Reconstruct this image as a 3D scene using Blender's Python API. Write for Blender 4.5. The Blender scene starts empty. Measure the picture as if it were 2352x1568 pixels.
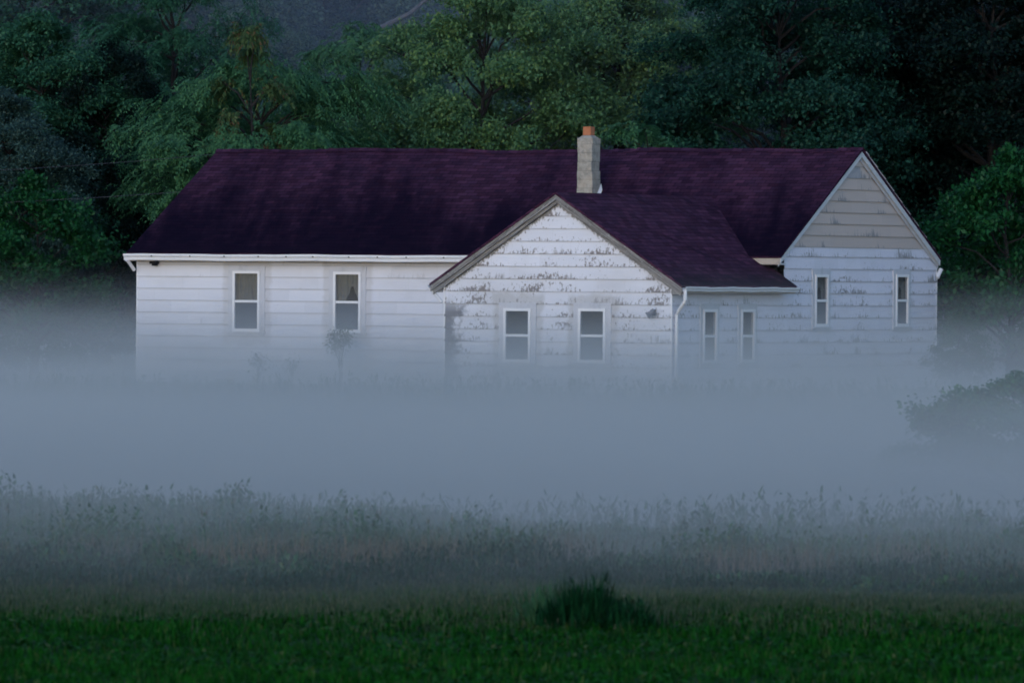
import bpy, bmesh, math, random
import numpy as np
from mathutils import Vector, Matrix

rad = math.radians
C = bpy.context.scene.collection
scene = bpy.context.scene
random.seed(7)

# ------------------------------------------------------------------ node helper
class G:
    """small helper that writes procedural node trees"""
    def __init__(s, name):
        s.mat = bpy.data.materials.new(name); s.mat.use_nodes = True
        s.t = s.mat.node_tree; s.t.nodes.clear()
        s.out = s.t.nodes.new('ShaderNodeOutputMaterial')
    def n(s, kind, **kw):
        x = s.t.nodes.new(kind)
        for k, v in kw.items(): setattr(x, k, v)
        return x
    def put(s, sock, v):
        if isinstance(v, bpy.types.NodeSocket): s.t.links.new(v, sock)
        elif isinstance(v, (tuple, list)) and len(v) == 3 and sock.type == 'RGBA': sock.default_value = (*v, 1)
        else: sock.default_value = v
    def m(s, op, a, b=None, c=None, clamp=False):
        x = s.n('ShaderNodeMath', operation=op, use_clamp=clamp)
        for i, v in enumerate((a, b, c)):
            if v is not None: s.put(x.inputs[i], v)
        return x.outputs[0]
    def add(s, a, b): return s.m('ADD', a, b)
    def sub(s, a, b): return s.m('SUBTRACT', a, b)
    def mul(s, a, b): return s.m('MULTIPLY', a, b)
    def step(s, a, lo, hi):
        x = s.n('ShaderNodeMapRange', interpolation_type='SMOOTHSTEP')
        s.put(x.inputs[0], a); s.put(x.inputs[1], lo); s.put(x.inputs[2], hi)
        return x.outputs[0]
    def coord(s, which='Object'): return s.n('ShaderNodeTexCoord').outputs[which]
    def uv(s): return s.n('ShaderNodeUVMap').outputs[0]
    def xyz(s, v):
        x = s.n('ShaderNodeSeparateXYZ'); s.put(x.inputs[0], v); return x.outputs
    def vec(s, x, y, z=0.0):
        c = s.n('ShaderNodeCombineXYZ')
        for i, v in enumerate((x, y, z)): s.put(c.inputs[i], v)
        return c.outputs[0]
    def noise(s, v, scale=1., detail=3., rough=.55, dist=0.):
        x = s.n('ShaderNodeTexNoise'); s.put(x.inputs['Vector'], v)
        x.inputs['Scale'].default_value = scale; x.inputs['Detail'].default_value = detail
        x.inputs['Roughness'].default_value = rough; x.inputs['Distortion'].default_value = dist
        return x.outputs[0]
    def white(s, v):
        x = s.n('ShaderNodeTexWhiteNoise'); s.put(x.inputs[0], v); return x.outputs[0]
    def mix(s, f, a, b):
        x = s.n('ShaderNodeMix', data_type='RGBA'); s.put(x.inputs[0], f); s.put(x.inputs[6], a); s.put(x.inputs[7], b)
        return x.outputs[2]
    def scale(s, col, f):
        x = s.n('ShaderNodeVectorMath', operation='SCALE'); s.put(x.inputs[0], col); s.put(x.inputs[3], f); return x.outputs[0]
    def bump(s, h, strength=.3, dist=.02):
        x = s.n('ShaderNodeBump'); x.inputs['Strength'].default_value = strength; x.inputs['Distance'].default_value = dist
        s.put(x.inputs['Height'], h); return x.outputs[0]
    def pbr(s, col, rough=.7, spec=.3, normal=None, **kw):
        p = s.n('ShaderNodeBsdfPrincipled')
        s.put(p.inputs['Base Color'], col); s.put(p.inputs['Roughness'], rough); s.put(p.inputs['Specular IOR Level'], spec)
        if normal is not None: s.put(p.inputs['Normal'], normal)
        for k, v in kw.items(): s.put(p.inputs[k], v)
        s.t.links.new(p.outputs[0], s.out.inputs[0]); return s.mat

# ------------------------------------------------------------------ mesh helper
class MB:
    def __init__(s): s.v = []; s.f = []; s.u = []
    def face(s, pts, uvs=None):
        i = len(s.v); s.v += [tuple(p) for p in pts]; s.f.append(tuple(range(i, i + len(pts))))
        s.u += list(uvs) if uvs else [(p[0] + p[1], p[2]) for p in pts]
    def box(s, lo, hi, M=None):
        x0, y0, z0 = lo; x1, y1, z1 = hi
        P = [Vector(p) for p in ((x0,y0,z0),(x1,y0,z0),(x1,y1,z0),(x0,y1,z0),(x0,y0,z1),(x1,y0,z1),(x1,y1,z1),(x0,y1,z1))]
        if M: P = [M @ p for p in P]
        for q in ((0,3,2,1),(4,5,6,7),(0,1,5,4),(1,2,6,5),(2,3,7,6),(3,0,4,7)): s.face([P[k] for k in q])
        return s
    def slab(s, pts, t, uvs=None):
        """polygon given by its top outline, thickened straight down by t"""
        top = [Vector(p) for p in pts]; bot = [p - Vector((0, 0, t)) for p in top]
        nrm = (top[1] - top[0]).cross(top[2] - top[0])
        if nrm.z < 0:
            top.reverse(); bot.reverse()
            if uvs: uvs = list(uvs)[::-1]
        s.face(top, uvs); s.face(bot[::-1], uvs[::-1] if uvs else None)
        for i in range(len(top)):
            j = (i + 1) % len(top); s.face([top[i], bot[i], bot[j], top[j]])
        return s
    def tube(s, path, r, n=8, cap=True):
        path = [Vector(p) for p in path]; rs = r if isinstance(r, (list, tuple)) else [r] * len(path)
        rings = []; up = Vector((.31, .17, .93)).normalized()
        for i, p in enumerate(path):
            d = (path[min(i + 1, len(path) - 1)] - path[max(i - 1, 0)]).normalized()
            a = d.cross(up)
            if a.length < 1e-3: a = d.cross(Vector((1, 0, 0)))
            a.normalize(); b = d.cross(a)
            rings.append([p + rs[i] * (math.cos(2*math.pi*k/n) * a + math.sin(2*math.pi*k/n) * b) for k in range(n)])
        for i in range(len(rings) - 1):
            for k in range(n):
                j = (k + 1) % n; s.face([rings[i][k], rings[i][j], rings[i+1][j], rings[i+1][k]])
        if cap: s.face(rings[0]); s.face(rings[-1][::-1])
        return s
    def mesh(s, name):
        me = bpy.data.meshes.new(name); me.from_pydata(s.v, [], s.f)
        ul = me.uv_layers.new(name='UVMap'); ul.data.foreach_set('uv', [c for p in s.u for c in p]); me.update()
        return me

def link(name, me, mat=None, parent=None):
    o = bpy.data.objects.new(name, me); C.objects.link(o)
    if mat is not None and not me.materials: me.materials.append(mat)
    if parent: o.parent = parent
    return o
def obj(name, mb, mat, parent=None, bevel=0):
    o = link(name, mb.mesh(name), mat, parent)
    if bevel:
        b = o.modifiers.new('bevel', 'BEVEL'); b.width = bevel; b.segments = 2; b.limit_method = 'ANGLE'
    return o
def tag(o, label=None, cat=None, group=None, kind=None):
    if label: o['label'] = label
    if cat: o['category'] = cat
    if group: o['group'] = group
    if kind: o['kind'] = kind
    return o
def thing(name, label, cat, loc=(0, 0, 0), rz=0, group=None):
    o = bpy.data.objects.new(name, None); C.objects.link(o); o.empty_display_size = .3
    o.location = loc; o.rotation_euler = (0, 0, rz)
    return tag(o, label, cat, group)

def fast_mesh(name, V, quads=None, tris=None, mi_q=None, mi_t=None):
    me = bpy.data.meshes.new(name)
    nq = 0 if quads is None else len(quads); nt = 0 if tris is None else len(tris)
    me.vertices.add(len(V)); me.vertices.foreach_set('co', np.asarray(V, np.float32).ravel())
    lp = np.concatenate([a.ravel() for a in (quads, tris) if a is not None]).astype(np.int32)
    me.loops.add(len(lp)); me.loops.foreach_set('vertex_index', lp)
    me.polygons.add(nq + nt)
    st = np.concatenate([np.arange(nq) * 4, nq * 4 + np.arange(nt) * 3]).astype(np.int32)
    me.polygons.foreach_set('loop_start', st)
    if mi_q is not None or mi_t is not None:
        mi = np.concatenate([np.zeros(nq) if mi_q is None else mi_q, np.zeros(nt) if mi_t is None else mi_t]).astype(np.int32)
        me.polygons.foreach_set('material_index', mi)
    me.update(calc_edges=True); me.validate()
    return me

# ------------------------------------------------------------------ view, light
F_PX, W_PX = 18000., 2352.
cam = bpy.data.cameras.new('camera'); co = bpy.data.objects.new('camera', cam); C.objects.link(co)
cam.sensor_width = 36; cam.lens = F_PX / W_PX * 36; cam.clip_start = 1; cam.clip_end = 3000
co.matrix_world = Matrix.Translation((0, 0, 2.4)) @ Matrix.Rotation(rad(90) - 134 / F_PX, 4, 'X') @ Matrix.Rotation(rad(.43), 4, 'Z')
cam.dof.use_dof = True; cam.dof.focus_distance = 178; cam.dof.aperture_fstop = 10
scene.camera = co

SUN_EL, SUN_AZ = rad(13), rad(199)       # azimuth clockwise from +Y: behind the camera and to its left
w = bpy.data.worlds.new('World'); scene.world = w; w.use_nodes = True
nt = w.node_tree; nt.nodes.clear()
sky = nt.nodes.new('ShaderNodeTexSky'); sky.sky_type = 'NISHITA'; sky.sun_disc = False
sky.sun_elevation = SUN_EL; sky.sun_rotation = SUN_AZ; sky.air_density = 1.0; sky.dust_density = 0.3; sky.ozone_density = 2.8
bg = nt.nodes.new('ShaderNodeBackground'); bg.inputs[1].default_value = .15
wo = nt.nodes.new('ShaderNodeOutputWorld')
nt.links.new(sky.outputs[0], bg.inputs[0]); nt.links.new(bg.outputs[0], wo.inputs[0])
sl = bpy.data.lights.new('sun', 'SUN'); so = bpy.data.objects.new('sun', sl); C.objects.link(so)
sl.energy = .5; sl.angle = rad(30); sl.color = (1, .97, .95)
sd = Vector((math.sin(SUN_AZ) * math.cos(SUN_EL), math.cos(SUN_AZ) * math.cos(SUN_EL), math.sin(SUN_EL)))
so.rotation_euler = sd.to_track_quat('Z', 'Y').to_euler()
scene.view_settings.view_transform = 'Standard'; scene.view_settings.look = 'None'
scene.view_settings.exposure = 0.68; scene.view_settings.gamma = 1
scene.render.engine = 'CYCLES'
cy = scene.cycles
cy.max_bounces = 8; cy.diffuse_bounces = 3; cy.glossy_bounces = 2; cy.transmission_bounces = 3; cy.volume_bounces = 3
cy.transparent_max_bounces = 12; cy.volume_step_rate = .12; cy.volume_max_steps = 256
cy.use_denoising = True; cy.denoiser = 'OPENIMAGEDENOISE'
cy.use_adaptive_sampling = True; cy.adaptive_threshold = .03; cy.pixel_filter_type = 'BLACKMAN_HARRIS'; cy.filter_width = 1.8

# ------------------------------------------------------------------ terrain
def hgt(x, y):
    x = np.asarray(x, float); y = np.asarray(y, float)
    def ss(a, lo, hi):
        t = np.clip((a - lo) / (hi - lo), 0, 1); return t * t * (3 - 2 * t)
    sw = -1.0 * ss(y, 70, 100) * (1 - ss(y, 135, 165))
    hill = np.where(y > 205, .0005 * np.clip(y - 205, 0, 120) ** 2 + .13 * np.clip(y - 320, 0, 200), 0)
    und = .03 * np.sin(x * .9 + y * .23) + .025 * np.sin(y * .71 - x * .37)
    return sw + hill + und * (1 - ss(y, 160, 168))
def grid(xs, ys):
    X, Y = np.meshgrid(xs, ys); V = np.stack([X, Y, hgt(X, Y)], -1).reshape(-1, 3)
    nx, ny = len(xs), len(ys)
    a = (np.arange(ny - 1)[:, None] * nx + np.arange(nx - 1)[None]).ravel()
    return V, np.stack([a, a + 1, a + nx + 1, a + nx], 1)
g = G('soil and thatch')
p = g.coord(); nz = g.noise(p, .5, 6, .65); n2 = g.noise(p, 7, 4, .7)
c = g.mix(g.step(nz, .35, .65), (.006, .022, .006), (.012, .04, .010)); c = g.mix(g.step(n2, .5, .75), c, (.02, .03, .012))
GROUND = g.pbr(c, .95, .1, g.bump(n2, .6, .05))
xs = np.concatenate([np.linspace(-400, -40, 13)[:-1], np.linspace(-40, 40, 81), np.linspace(40, 400, 13)[1:]])
ys = np.concatenate([np.linspace(-60, 40, 11)[:-1], np.linspace(40, 210, 171)[:-1], np.linspace(210, 520, 63)[:-1], np.linspace(520, 1500, 8)])
V, Q = grid(xs, ys)
gr = tag(link('ground', fast_mesh('ground', V, Q), GROUND), kind='structure')
for pl in gr.data.polygons: pl.use_smooth = True

# ------------------------------------------------------------------ fog and mist
g = G('ground fog')
p = g.coord(); o3 = g.xyz(p)
warp = g.noise(g.vec(g.mul(o3[0], .06), g.mul(o3[1], .018), g.mul(o3[2], .25)), 1, 2, .5)
near = g.step(o3[1], 138, 166)                       # the bank lies deeper and flatter in the hollow, looser round the house
lift = g.add(g.mul(g.m('SUBTRACT', 1, near), .25), g.mul(g.m('SUBTRACT', 1, g.step(o3[1], 78, 100)), .50))
wisp = g.noise(g.vec(g.mul(o3[0], .22), g.mul(o3[1], .05), g.mul(o3[2], 1.1)), 1, 2, .5)
zz = g.sub(g.add(o3[2], g.add(g.mul(g.sub(warp, .5), -1.2), g.mul(g.sub(wisp, .5), -.8))), lift)
prof = g.m('EXPONENT', g.m('DIVIDE', g.mul(zz, -1), g.add(.45, g.mul(near, .30))))
prof = g.m('MINIMUM', prof, 3.0)
ramp = g.step(o3[1], 54, 74)
top = g.m('SUBTRACT', 1, g.step(o3[2], 1.5, 2.9))
drift = g.step(g.noise(g.vec(g.mul(o3[0], .10), g.mul(o3[1], .028), g.mul(o3[2], .9)), 1, 2, .5), .30, .68)
dens = g.mul(g.mul(g.mul(prof, ramp), g.mul(top, g.add(.45, g.mul(drift, 1.0)))), .078)
pv = g.n('ShaderNodeVolumePrincipled'); pv.inputs['Color'].default_value = (.65, .64, .65, 1); pv.inputs['Anisotropy'].default_value = .0
g.put(pv.inputs['Density'], dens); g.t.links.new(pv.outputs[0], g.out.inputs['Volume'])
FOG = g.mat
fog = obj('fog', MB().box((-75, 50, -2.6), (75, 238, 3.0)), FOG)
tag(fog, 'pale blue grey bank of ground fog lying over the field', 'fog', kind='stuff')
g = G('woodland mist')
pv = g.n('ShaderNodeVolumePrincipled'); pv.inputs['Color'].default_value = (.58, .70, .94, 1); pv.inputs['Density'].default_value = .0024
g.t.links.new(pv.outputs[0], g.out.inputs['Volume'])
foot = [(-110, 229), (-12, 227), (-5, 207), (5, 208), (15, 228), (24, 239), (110, 242), (110, 470), (-110, 470)]
mb = MB(); mb.face([(x, y, 75) for x, y in foot]); mb.face([(x, y, -2.6) for x, y in foot[::-1]])
for i in range(len(foot)):
    a, b = foot[i], foot[(i + 1) % len(foot)]; mb.face([(*a, -2.6), (*b, -2.6), (*b, 75), (*a, 75)])
me = mb.mesh('haze'); bm = bmesh.new(); bm.from_mesh(me); bmesh.ops.remove_doubles(bm, verts=bm.verts, dist=1e-4); bmesh.ops.recalc_face_normals(bm, faces=bm.faces); bm.to_mesh(me); bm.free()
haze = link('haze', me, g.mat)
tag(haze, 'thin blue mist hanging among the trees on the hillside', 'haze', kind='stuff')

# ------------------------------------------------------------------ house materials
PITCH = .28
def siding_mat(name, base, v0, peel, pitch=PITCH, wins=(), stain=(.40, .36, .37), bare=(.23, .20, .20), seed=0., extra=None, grime=.5, halo=.5):
    g = G(name); U = g.xyz(g.uv()); u, v = U[0], U[1]
    r = g.m('DIVIDE', g.sub(v, v0), pitch); f = g.m('FRACT', r); row = g.m('FLOOR', r)
    colu = g.m('FLOOR', g.add(g.m('DIVIDE', u, 1.22), g.mul(row, .37)))
    rnd = g.white(g.vec(row, colu, seed))
    c = g.scale(base, g.add(.95, g.mul(rnd, .07)))
    # broad patches of older paint
    big = g.noise(g.vec(g.mul(u, .5), g.mul(v, .7), seed), 1, 3, .6)
    c = g.mix(g.mul(g.step(big, .45, .75), .35), c, stain)
    wob = g.mul(g.sub(g.noise(g.vec(g.mul(u, 3), g.mul(v, 3), seed + 3), 1, 3, .6), .5), .28)
    for (uc, vc, hw, hh) in wins:                       # weathered halo round each window
        du = g.sub(g.m('ABSOLUTE', g.sub(u, uc)), hw); dv = g.sub(g.m('ABSOLUTE', g.sub(v, vc)), hh)
        d = g.add(g.m('MAXIMUM', du, g.m('MULTIPLY', dv, .9)), wob)
        c = g.mix(g.mul(g.m('SUBTRACT', 1, g.step(d, .22, .34)), halo), c, stain)
    # streaky dirt that gathers along the lower edge of each course
    st = g.noise(g.vec(g.mul(u, 13), g.mul(v, 2.6), seed + 5), 1, 4, .7)
    mask = g.noise(g.vec(g.mul(u, .9), g.mul(row, .61), seed + 9), 1, 2, .5)
    low = g.m('SUBTRACT', 1, f)
    t = g.add(g.add(st, g.mul(g.sub(mask, .5), 1.1)), g.mul(low, .26))
    c = g.mix(g.mul(g.step(t, .90 - .10 * grime, 1.05 - .10 * grime), grime), c, (.27, .25, .26))
    # flaked paint
    fl = g.noise(g.vec(g.mul(u, 17), g.mul(v, 9), seed + 1), 1, 5, .72)
    m2 = g.noise(g.vec(g.mul(u, 1.1), g.mul(v, 1.5), seed + 2), 1, 2, .5)
    t2 = g.add(g.add(fl, g.mul(g.sub(m2, .5), .55)), g.mul(low, .16))
    c = g.mix(g.mul(g.step(t2, .88 - .20 * peel, .91 - .20 * peel), min(1., peel * 1.2)), c, bare)
    # butt line and board ends
    c = g.mix(g.mul(g.m('SUBTRACT', 1, g.step(f, .015, .07)), .40), c, (.16, .15, .16))
    uf = g.m('FRACT', g.add(g.m('DIVIDE', u, 1.22), g.mul(row, .37)))
    c = g.mix(g.mul(g.m('LESS_THAN', uf, .008), .13), c, (.2, .19, .2))
    if extra: c = extra(g, u, v, f, row, c)
    return g.pbr(c, .75, .25, g.bump(st, .15, .01))
def paint(name, col, rough=.5, dirt=.35):
    g = G(name); p = g.coord(); n1 = g.noise(p, 3, 5, .65); n2 = g.noise(g.vec(*[g.mul(k, s) for k, s in zip(g.xyz(p), (14, 14, 4))]), 1, 4, .7)
    c = g.mix(g.mul(g.step(g.add(g.mul(n1, .6), g.mul(n2, .4)), .48, .72), dirt), col, tuple(k * .45 for k in col))
    return g.pbr(c, rough, .4)
WHITE = paint('white window paint', (.80, .77, .81), .45, .15)
ALU = paint('white gutter metal', (.76, .735, .78), .35, .18)
CASING = paint('weathered casing paint', (.56, .545, .60), .7, .4)
RAKEP = paint('dull white rake paint', (.58, .57, .62), .6, .45)
g = G('weathered bare wood'); p = g.coord(); s3 = g.xyz(p)
n1 = g.noise(g.vec(g.mul(g.sub(g.mul(g.m('ABSOLUTE', g.add(s3[0], 2.83)), -.657), s3[2]), 34), g.mul(s3[0], 2.2), s3[1]), 1, 5, .7); n2 = g.noise(p, 26, 4, .7)
c = g.mix(g.step(n1, .35, .65), (.11, .10, .10), (.30, .28, .28)); c = g.mix(g.step(n2, .60, .68), c, (.50, .49, .51)); c = g.mix(g.step(n2, .40, .30), c, (.09, .075, .07))
BAREWOOD = g.pbr(c, .85, .2, g.bump(n2, .5, .01))
TANBOARD = paint('tan board', (.46, .39, .34), .8, .5)
g = G('old glass'); p = g.coord(); n1 = g.noise(p, 4, 3)
GLASS = g.pbr(g.mix(n1, (.020, .024, .032), (.035, .04, .05)), .08, .5, Alpha=.32)
g = G('insect screen'); p = g.coord(); n1 = g.noise(p, 5, 4)
SCREEN = g.pbr(g.mix(n1, (.055, .062, .09), (.085, .095, .12)), .5, .4)
g = G('curtain cloth'); p = g.coord(); n1 = g.noise(p, 9, 3)
CURTAIN = g.pbr(g.mix(n1, (.34, .33, .30), (.5, .49, .46)), .9, .1)
DARK = paint('dark void', (.012, .010, .012), .9, .3)

def roof_mat(name, skew, hi, v_dark, seed, lo=.40):
    g = G(name); U = g.xyz(g.uv()); u, v = U[0], U[1]
    r = g.m('DIVIDE', v, .145); f = g.m('FRACT', r); row = g.m('FLOOR', r)
    tu = g.add(g.m('DIVIDE', u, .27), g.mul(row, .5)); tf = g.m('FRACT', tu)
    rnd = g.white(g.vec(row, g.m('FLOOR', tu), seed)); rn2 = g.white(g.vec(g.m('FLOOR', tu), row, seed + 2))
    c = g.scale(hi, g.add(.62, g.mul(rnd, .68))); c = g.mix(g.mul(rn2, .35), c, (.030, .020, .048))
    gr = g.noise(g.vec(g.mul(u, 30), g.mul(v, 30), seed), 1, 3, .7); c = g.scale(c, g.add(.7, g.mul(gr, .6)))
    # algae streaks that grow down the slope
    s1 = g.noise(g.vec(g.mul(g.add(u, g.mul(v, skew)), .75), g.mul(v, .16), seed), 1, 4, .62)
    s2 = g.noise(g.vec(g.mul(g.add(u, g.mul(v, skew)), 2.6), g.mul(v, .5), seed + 4), 1, 4, .65)
    sm = g.add(g.add(g.mul(s1, .7), g.mul(s2, .3)), g.mul(g.step(v, v_dark, -.2), .30))
    c = g.mix(g.mul(g.step(sm, lo, lo + .40), .88), c, (.0025, .0016, .010))
    edge = g.m('MAXIMUM', g.m('LESS_THAN', f, .14), g.m('LESS_THAN', tf, .06))
    c = g.mix(g.mul(edge, .6), c, (.004, .003, .010))
    moss = g.noise(g.vec(u, v, seed + 8), 5, 4, .7)
    c = g.mix(g.mul(g.step(moss, .66, .74), .5), c, (.035, .028, .045))
    return g.pbr(c, .95, .03, g.bump(g.add(g.mul(f, -1), g.mul(gr, .5)), .7, .03))
ROOF = roof_mat('purple asphalt shingles', .30, (.070, .025, .050), 4.4, 1.)
ROOF2 = roof_mat('streaked purple shingles', 1.1, (.078, .027, .052), .9, 5., .46)

# ------------------------------------------------------------------ house
TH = rad(-28)
house = thing('farmhouse', 'long white clapboard farmhouse with purple shingle roof and peeling front gable, standing in ground fog', 'house', (6.157, 178, 0), TH)
XL, WL, WY, D = -17.05, -5.70, -5.62, 8.22           # left end, wing left wall, wing front, depth
RY, RZ, EY, EZ = 3.90, 5.57, -.36, 3.06              # ridge and front eave of the main roof
SL = (RZ - EZ) / (RY - EY)
WC, WZ, WE = -2.83, 4.43, 3.17; WEZ = 2.38; WSL = (WZ - WEZ) / WE   # wing ridge, half width to the eave
rng = random.Random(3)

def siding(u0, u1, v0, top_l, top_r, frame, wins=(), pitch=PITCH, out=.024, vstart=None):
    """lapped courses on a wall; top_l / top_r give the u limits at a height; frame maps (u, v, out) to a point"""
    mb = MB(); vtop = top_l[2]; v = v0
    def lim(vv):
        a, b = u0, u1
        if top_l[1] and vv > top_l[0]: a = u0 + (vv - top_l[0]) / top_l[1]
        if top_r[1] and vv > top_r[0]: b = u1 - (vv - top_r[0]) / top_r[1]
        return a, max(a, b)
    while v < vtop - 1e-4:
        v1 = min(v + pitch, vtop)
        cuts = sorted({v, v1, *[k for wn in wins for k in (wn[1], wn[3]) if v < k < v1], *[k for k in (top_l[0], top_r[0]) if v < k < v1]})
        sag = [rng.uniform(-.004, .004) for _ in range(9)]
        for a, b in zip(cuts[:-1], cuts[1:]):
            oa, ob = out * (1 - (a - v) / pitch), out * (1 - (b - v) / pitch)
            la, ra = lim(a); lb, rb = lim(b)
            holes = sorted((wn[0], wn[2]) for wn in wins if wn[1] < (a + b) / 2 < wn[3])
            segs, cur = [], None
            L = [('L',)] + [k for h in holes for k in h] + [('R',)]
            for k in range(0, len(L), 2):
                x0a, x0b = (la, lb) if L[k] == ('L',) else (L[k], L[k])
                x1a, x1b = (ra, rb) if L[k+1] == ('R',) else (L[k+1], L[k+1])
                mb.face([frame(x0a, a, oa), frame(x1a, a, oa), frame(x1b, b, ob), frame(x0b, b, ob)], [(x0a, a), (x1a, a), (x1b, b), (x0b, b)])
                if a == v: mb.face([frame(x0a, a, 0), frame(x1a, a, 0), frame(x1a, a, oa), frame(x0a, a, oa)], [(x0a, a - .01)] * 4)
        v = v1
    return mb
fr_front = lambda y: (lambda u, v, o: (u, y - o, v))
fr_right = lambda x: (lambda u, v, o: (x + o, u, v))
fr_left = lambda x: (lambda u, v, o: (x - o, -u, v))
fr_back = lambda y: (lambda u, v, o: (-u, y + o, v))
FLAT = lambda top: (99, 0, top)

# windows: (centre, centre height, half width, half height)
W1 = [(-14.05, 1.925, .37, .715), (-11.33, 1.925, .37, .71)]
W3 = [(-3.84, 1.235, .345, .605), (-1.96, 1.245, .345, .605)]
W5 = [(-3.785, 1.25, .345, .60), (-1.88, 1.25, .345, .60), (1.925, 2.05, .345, .60), (6.265, 2.06, .345, .61)]
hole = lambda ws: [(a - hw, b - hh, a + hw, b + hh) for a, b, hw, hh in ws]

def eave_shade(g, u, v, f, row, c):
    return g.mix(g.mul(g.step(v, 2.55, 3.0), .35), c, (.44, .40, .36))  # soft shade under the eave, put into the siding colour as darker beige
M_FRONT = siding_mat('white lap siding', (.705, .690, .770), -.03, .12, wins=W1, seed=1., grime=.25, halo=.55, stain=(.50, .47, .49), extra=eave_shade)
def wing_extra(g, u, v, f, row, c):
    # black mildew that climbs the corner beside the downspout
    n = g.noise(g.vec(g.mul(u, 6), g.mul(v, 5), 2.), 1, 4, .7)
    wd = g.add(.15, g.mul(g.white(g.vec(row, 2., 1.)), .55))
    a = g.m('SUBTRACT', g.add(wd, g.mul(g.sub(n, .5), 1.1)), g.sub(u, WL))
    c = g.mix(g.mul(g.step(a, -.12, .2), g.mul(.85, g.step(v, 2.15, 1.7))), c, (.085, .075, .085))
    # bare, flaking edge below the rake boards
    d = g.sub(g.sub(WZ - .05, g.mul(g.m('ABSOLUTE', g.sub(u, WC)), WSL)), v)
    n2 = g.noise(g.vec(g.mul(u, 16), g.mul(v, 11), 4.), 1, 4, .75)
    e = g.add(d, g.mul(g.sub(n2, .5), .55))
    return g.mix(g.m('SUBTRACT', 1, g.step(e, .25, .28)), c, (.24, .22, .215))
M_WING = siding_mat('peeling white lap siding', (.705, .690, .770), -.03, 1.0, wins=W3, seed=4., grime=.75, halo=.6, stain=(.44, .41, .41), extra=wing_extra)
M_RIGHT = siding_mat('stained white lap siding', (.73, .69, .79), -.03, .80, wins=W5, seed=11., grime=.9, halo=.15, stain=(.55, .55, .57))
def tan_extra(g, u, v, f, row, c):
    rnd = g.white(g.vec(row, g.m('FLOOR', g.add(g.m('DIVIDE', u, 2.6), g.mul(row, .41))), 3.))
    return g.mix(g.mul(g.m('GREATER_THAN', rnd, .86), .6), c, (.30, .32, .38))
M_TAN = siding_mat('bare tan shingle siding', (.56, .45, .42), 3.27, .0, pitch=.268, seed=21., grime=1.0, halo=0, stain=(.46, .41, .40), extra=tan_extra)

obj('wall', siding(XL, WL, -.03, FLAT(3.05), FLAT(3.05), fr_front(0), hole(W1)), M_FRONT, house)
wtop = WZ - .06; wsh = wtop - WSL * (WC - WL)
o = obj('wall', siding(WL, 0, -.03, (wsh, WSL, wtop), (wsh, WSL, wtop), fr_front(WY), hole(W3)), M_WING, house); o['label'] = 'peeling front gable wall of the wing'
wr = siding(WY, 0, -.03, FLAT(2.50), FLAT(2.50), fr_right(0), hole(W5[:2]))
rsh = EZ - .06 + SL * (0 - EY)
w2 = siding(0, D, -.03, (rsh, SL, 3.27), (rsh, SL, 3.27), fr_right(0), hole(W5[2:]))
for a in (w2,):
    k = len(wr.v); wr.v += a.v; wr.f += [tuple(i + k for i in f) for f in a.f]; wr.u += a.u
obj('wall', wr, M_RIGHT, house)
u0 = (3.27 - rsh) / SL
o = obj('gable_siding', siding(u0, D - u0, 3.27, (3.27, SL, RZ - .06), (3.27, SL, RZ - .06), fr_right(-.004), (), .268), M_TAN, house); o['label'] = 'bare tan boards in the end gable'
obj('wall', siding(-D, 0, -.03, (rsh, SL, RZ - .06), (rsh, SL, RZ - .06), fr_left(XL)), M_RIGHT, house)
obj('wall', siding(0, -XL, -.03, FLAT(3.05), FLAT(3.05), fr_back(D)), M_RIGHT, house)
obj('wall', siding(0, -WY, -.03, FLAT(2.50), FLAT(2.50), fr_left(WL)), M_FRONT, house)
for (x, y) in ((0, WY), (WL, WY), (0, D), (XL, 0), (XL, D)):
    obj('corner_trim', MB().box((x - .02, y - .02, -.03), (x + .02, y + .02, 2.45 if y == WY else 3.0)), WHITE, house)

# roofs
def uvm(pts, org, ud, vd): return [((Vector(p) - org).dot(ud), (Vector(p) - org).dot(vd)) for p in pts]
def jag(a, b, n, amt):
    a, b = Vector(a), Vector(b)
    return [a.lerp(b, i / n) + Vector((0, 0, rng.uniform(-amt, amt) if 0 < i < n else 0)) for i in range(n + 1)]
mb = MB(); RX0, RX1 = XL - .10, .11
ud = Vector((1, 0, 0)); vd = Vector((0, RY - EY, RZ - EZ)).normalized()
NX = 34
def rise(x): return .018 * math.sin(x * .9) + .012 * math.sin(x * 2.3 + 1) - .03 * math.exp(-((x + 8) / 4) ** 2)
for i in range(NX):                                     # gently uneven old roof deck
    xa, xb = RX0 + (RX1 - RX0) * i / NX, RX0 + (RX1 - RX0) * (i + 1) / NX
    za, zb = rise(xa), rise(xb)
    P = [(xa, EY, EZ), (xb, EY, EZ), (xb, RY, RZ + zb), (xa, RY, RZ + za)]
    mb.face(P, uvm(P, Vector((0, EY, EZ)), ud, vd))
    P2 = [(xa, RY, RZ + za), (xb, RY, RZ + zb), (xb, D + .05, EZ), (xa, D + .05, EZ)]
    mb.face(P2)
    for q in ((0, 1),):
        mb.face([(xa, EY, EZ - .05), (xb, EY, EZ - .05), (xb, EY, EZ), (xa, EY, EZ)])
        mb.face([(xa, RY, RZ + za - .06), (xb, RY, RZ + zb - .06), (xb, EY, EZ - .05), (xa, EY, EZ - .05)])
        mb.face([(xa, D + .05, EZ - .05), (xb, D + .05, EZ - .05), (xb, RY, RZ + zb - .06), (xa, RY, RZ + za - .06)])
for x in (RX0, RX1):
    z = RZ + rise(x)
    for ye in (EY, D + .05): mb.face([(x, ye, EZ - .05), (x, ye, EZ), (x, RY, z), (x, RY, z - .06)])
roof = obj('roof', mb, ROOF, house)
caps = MB()
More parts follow.
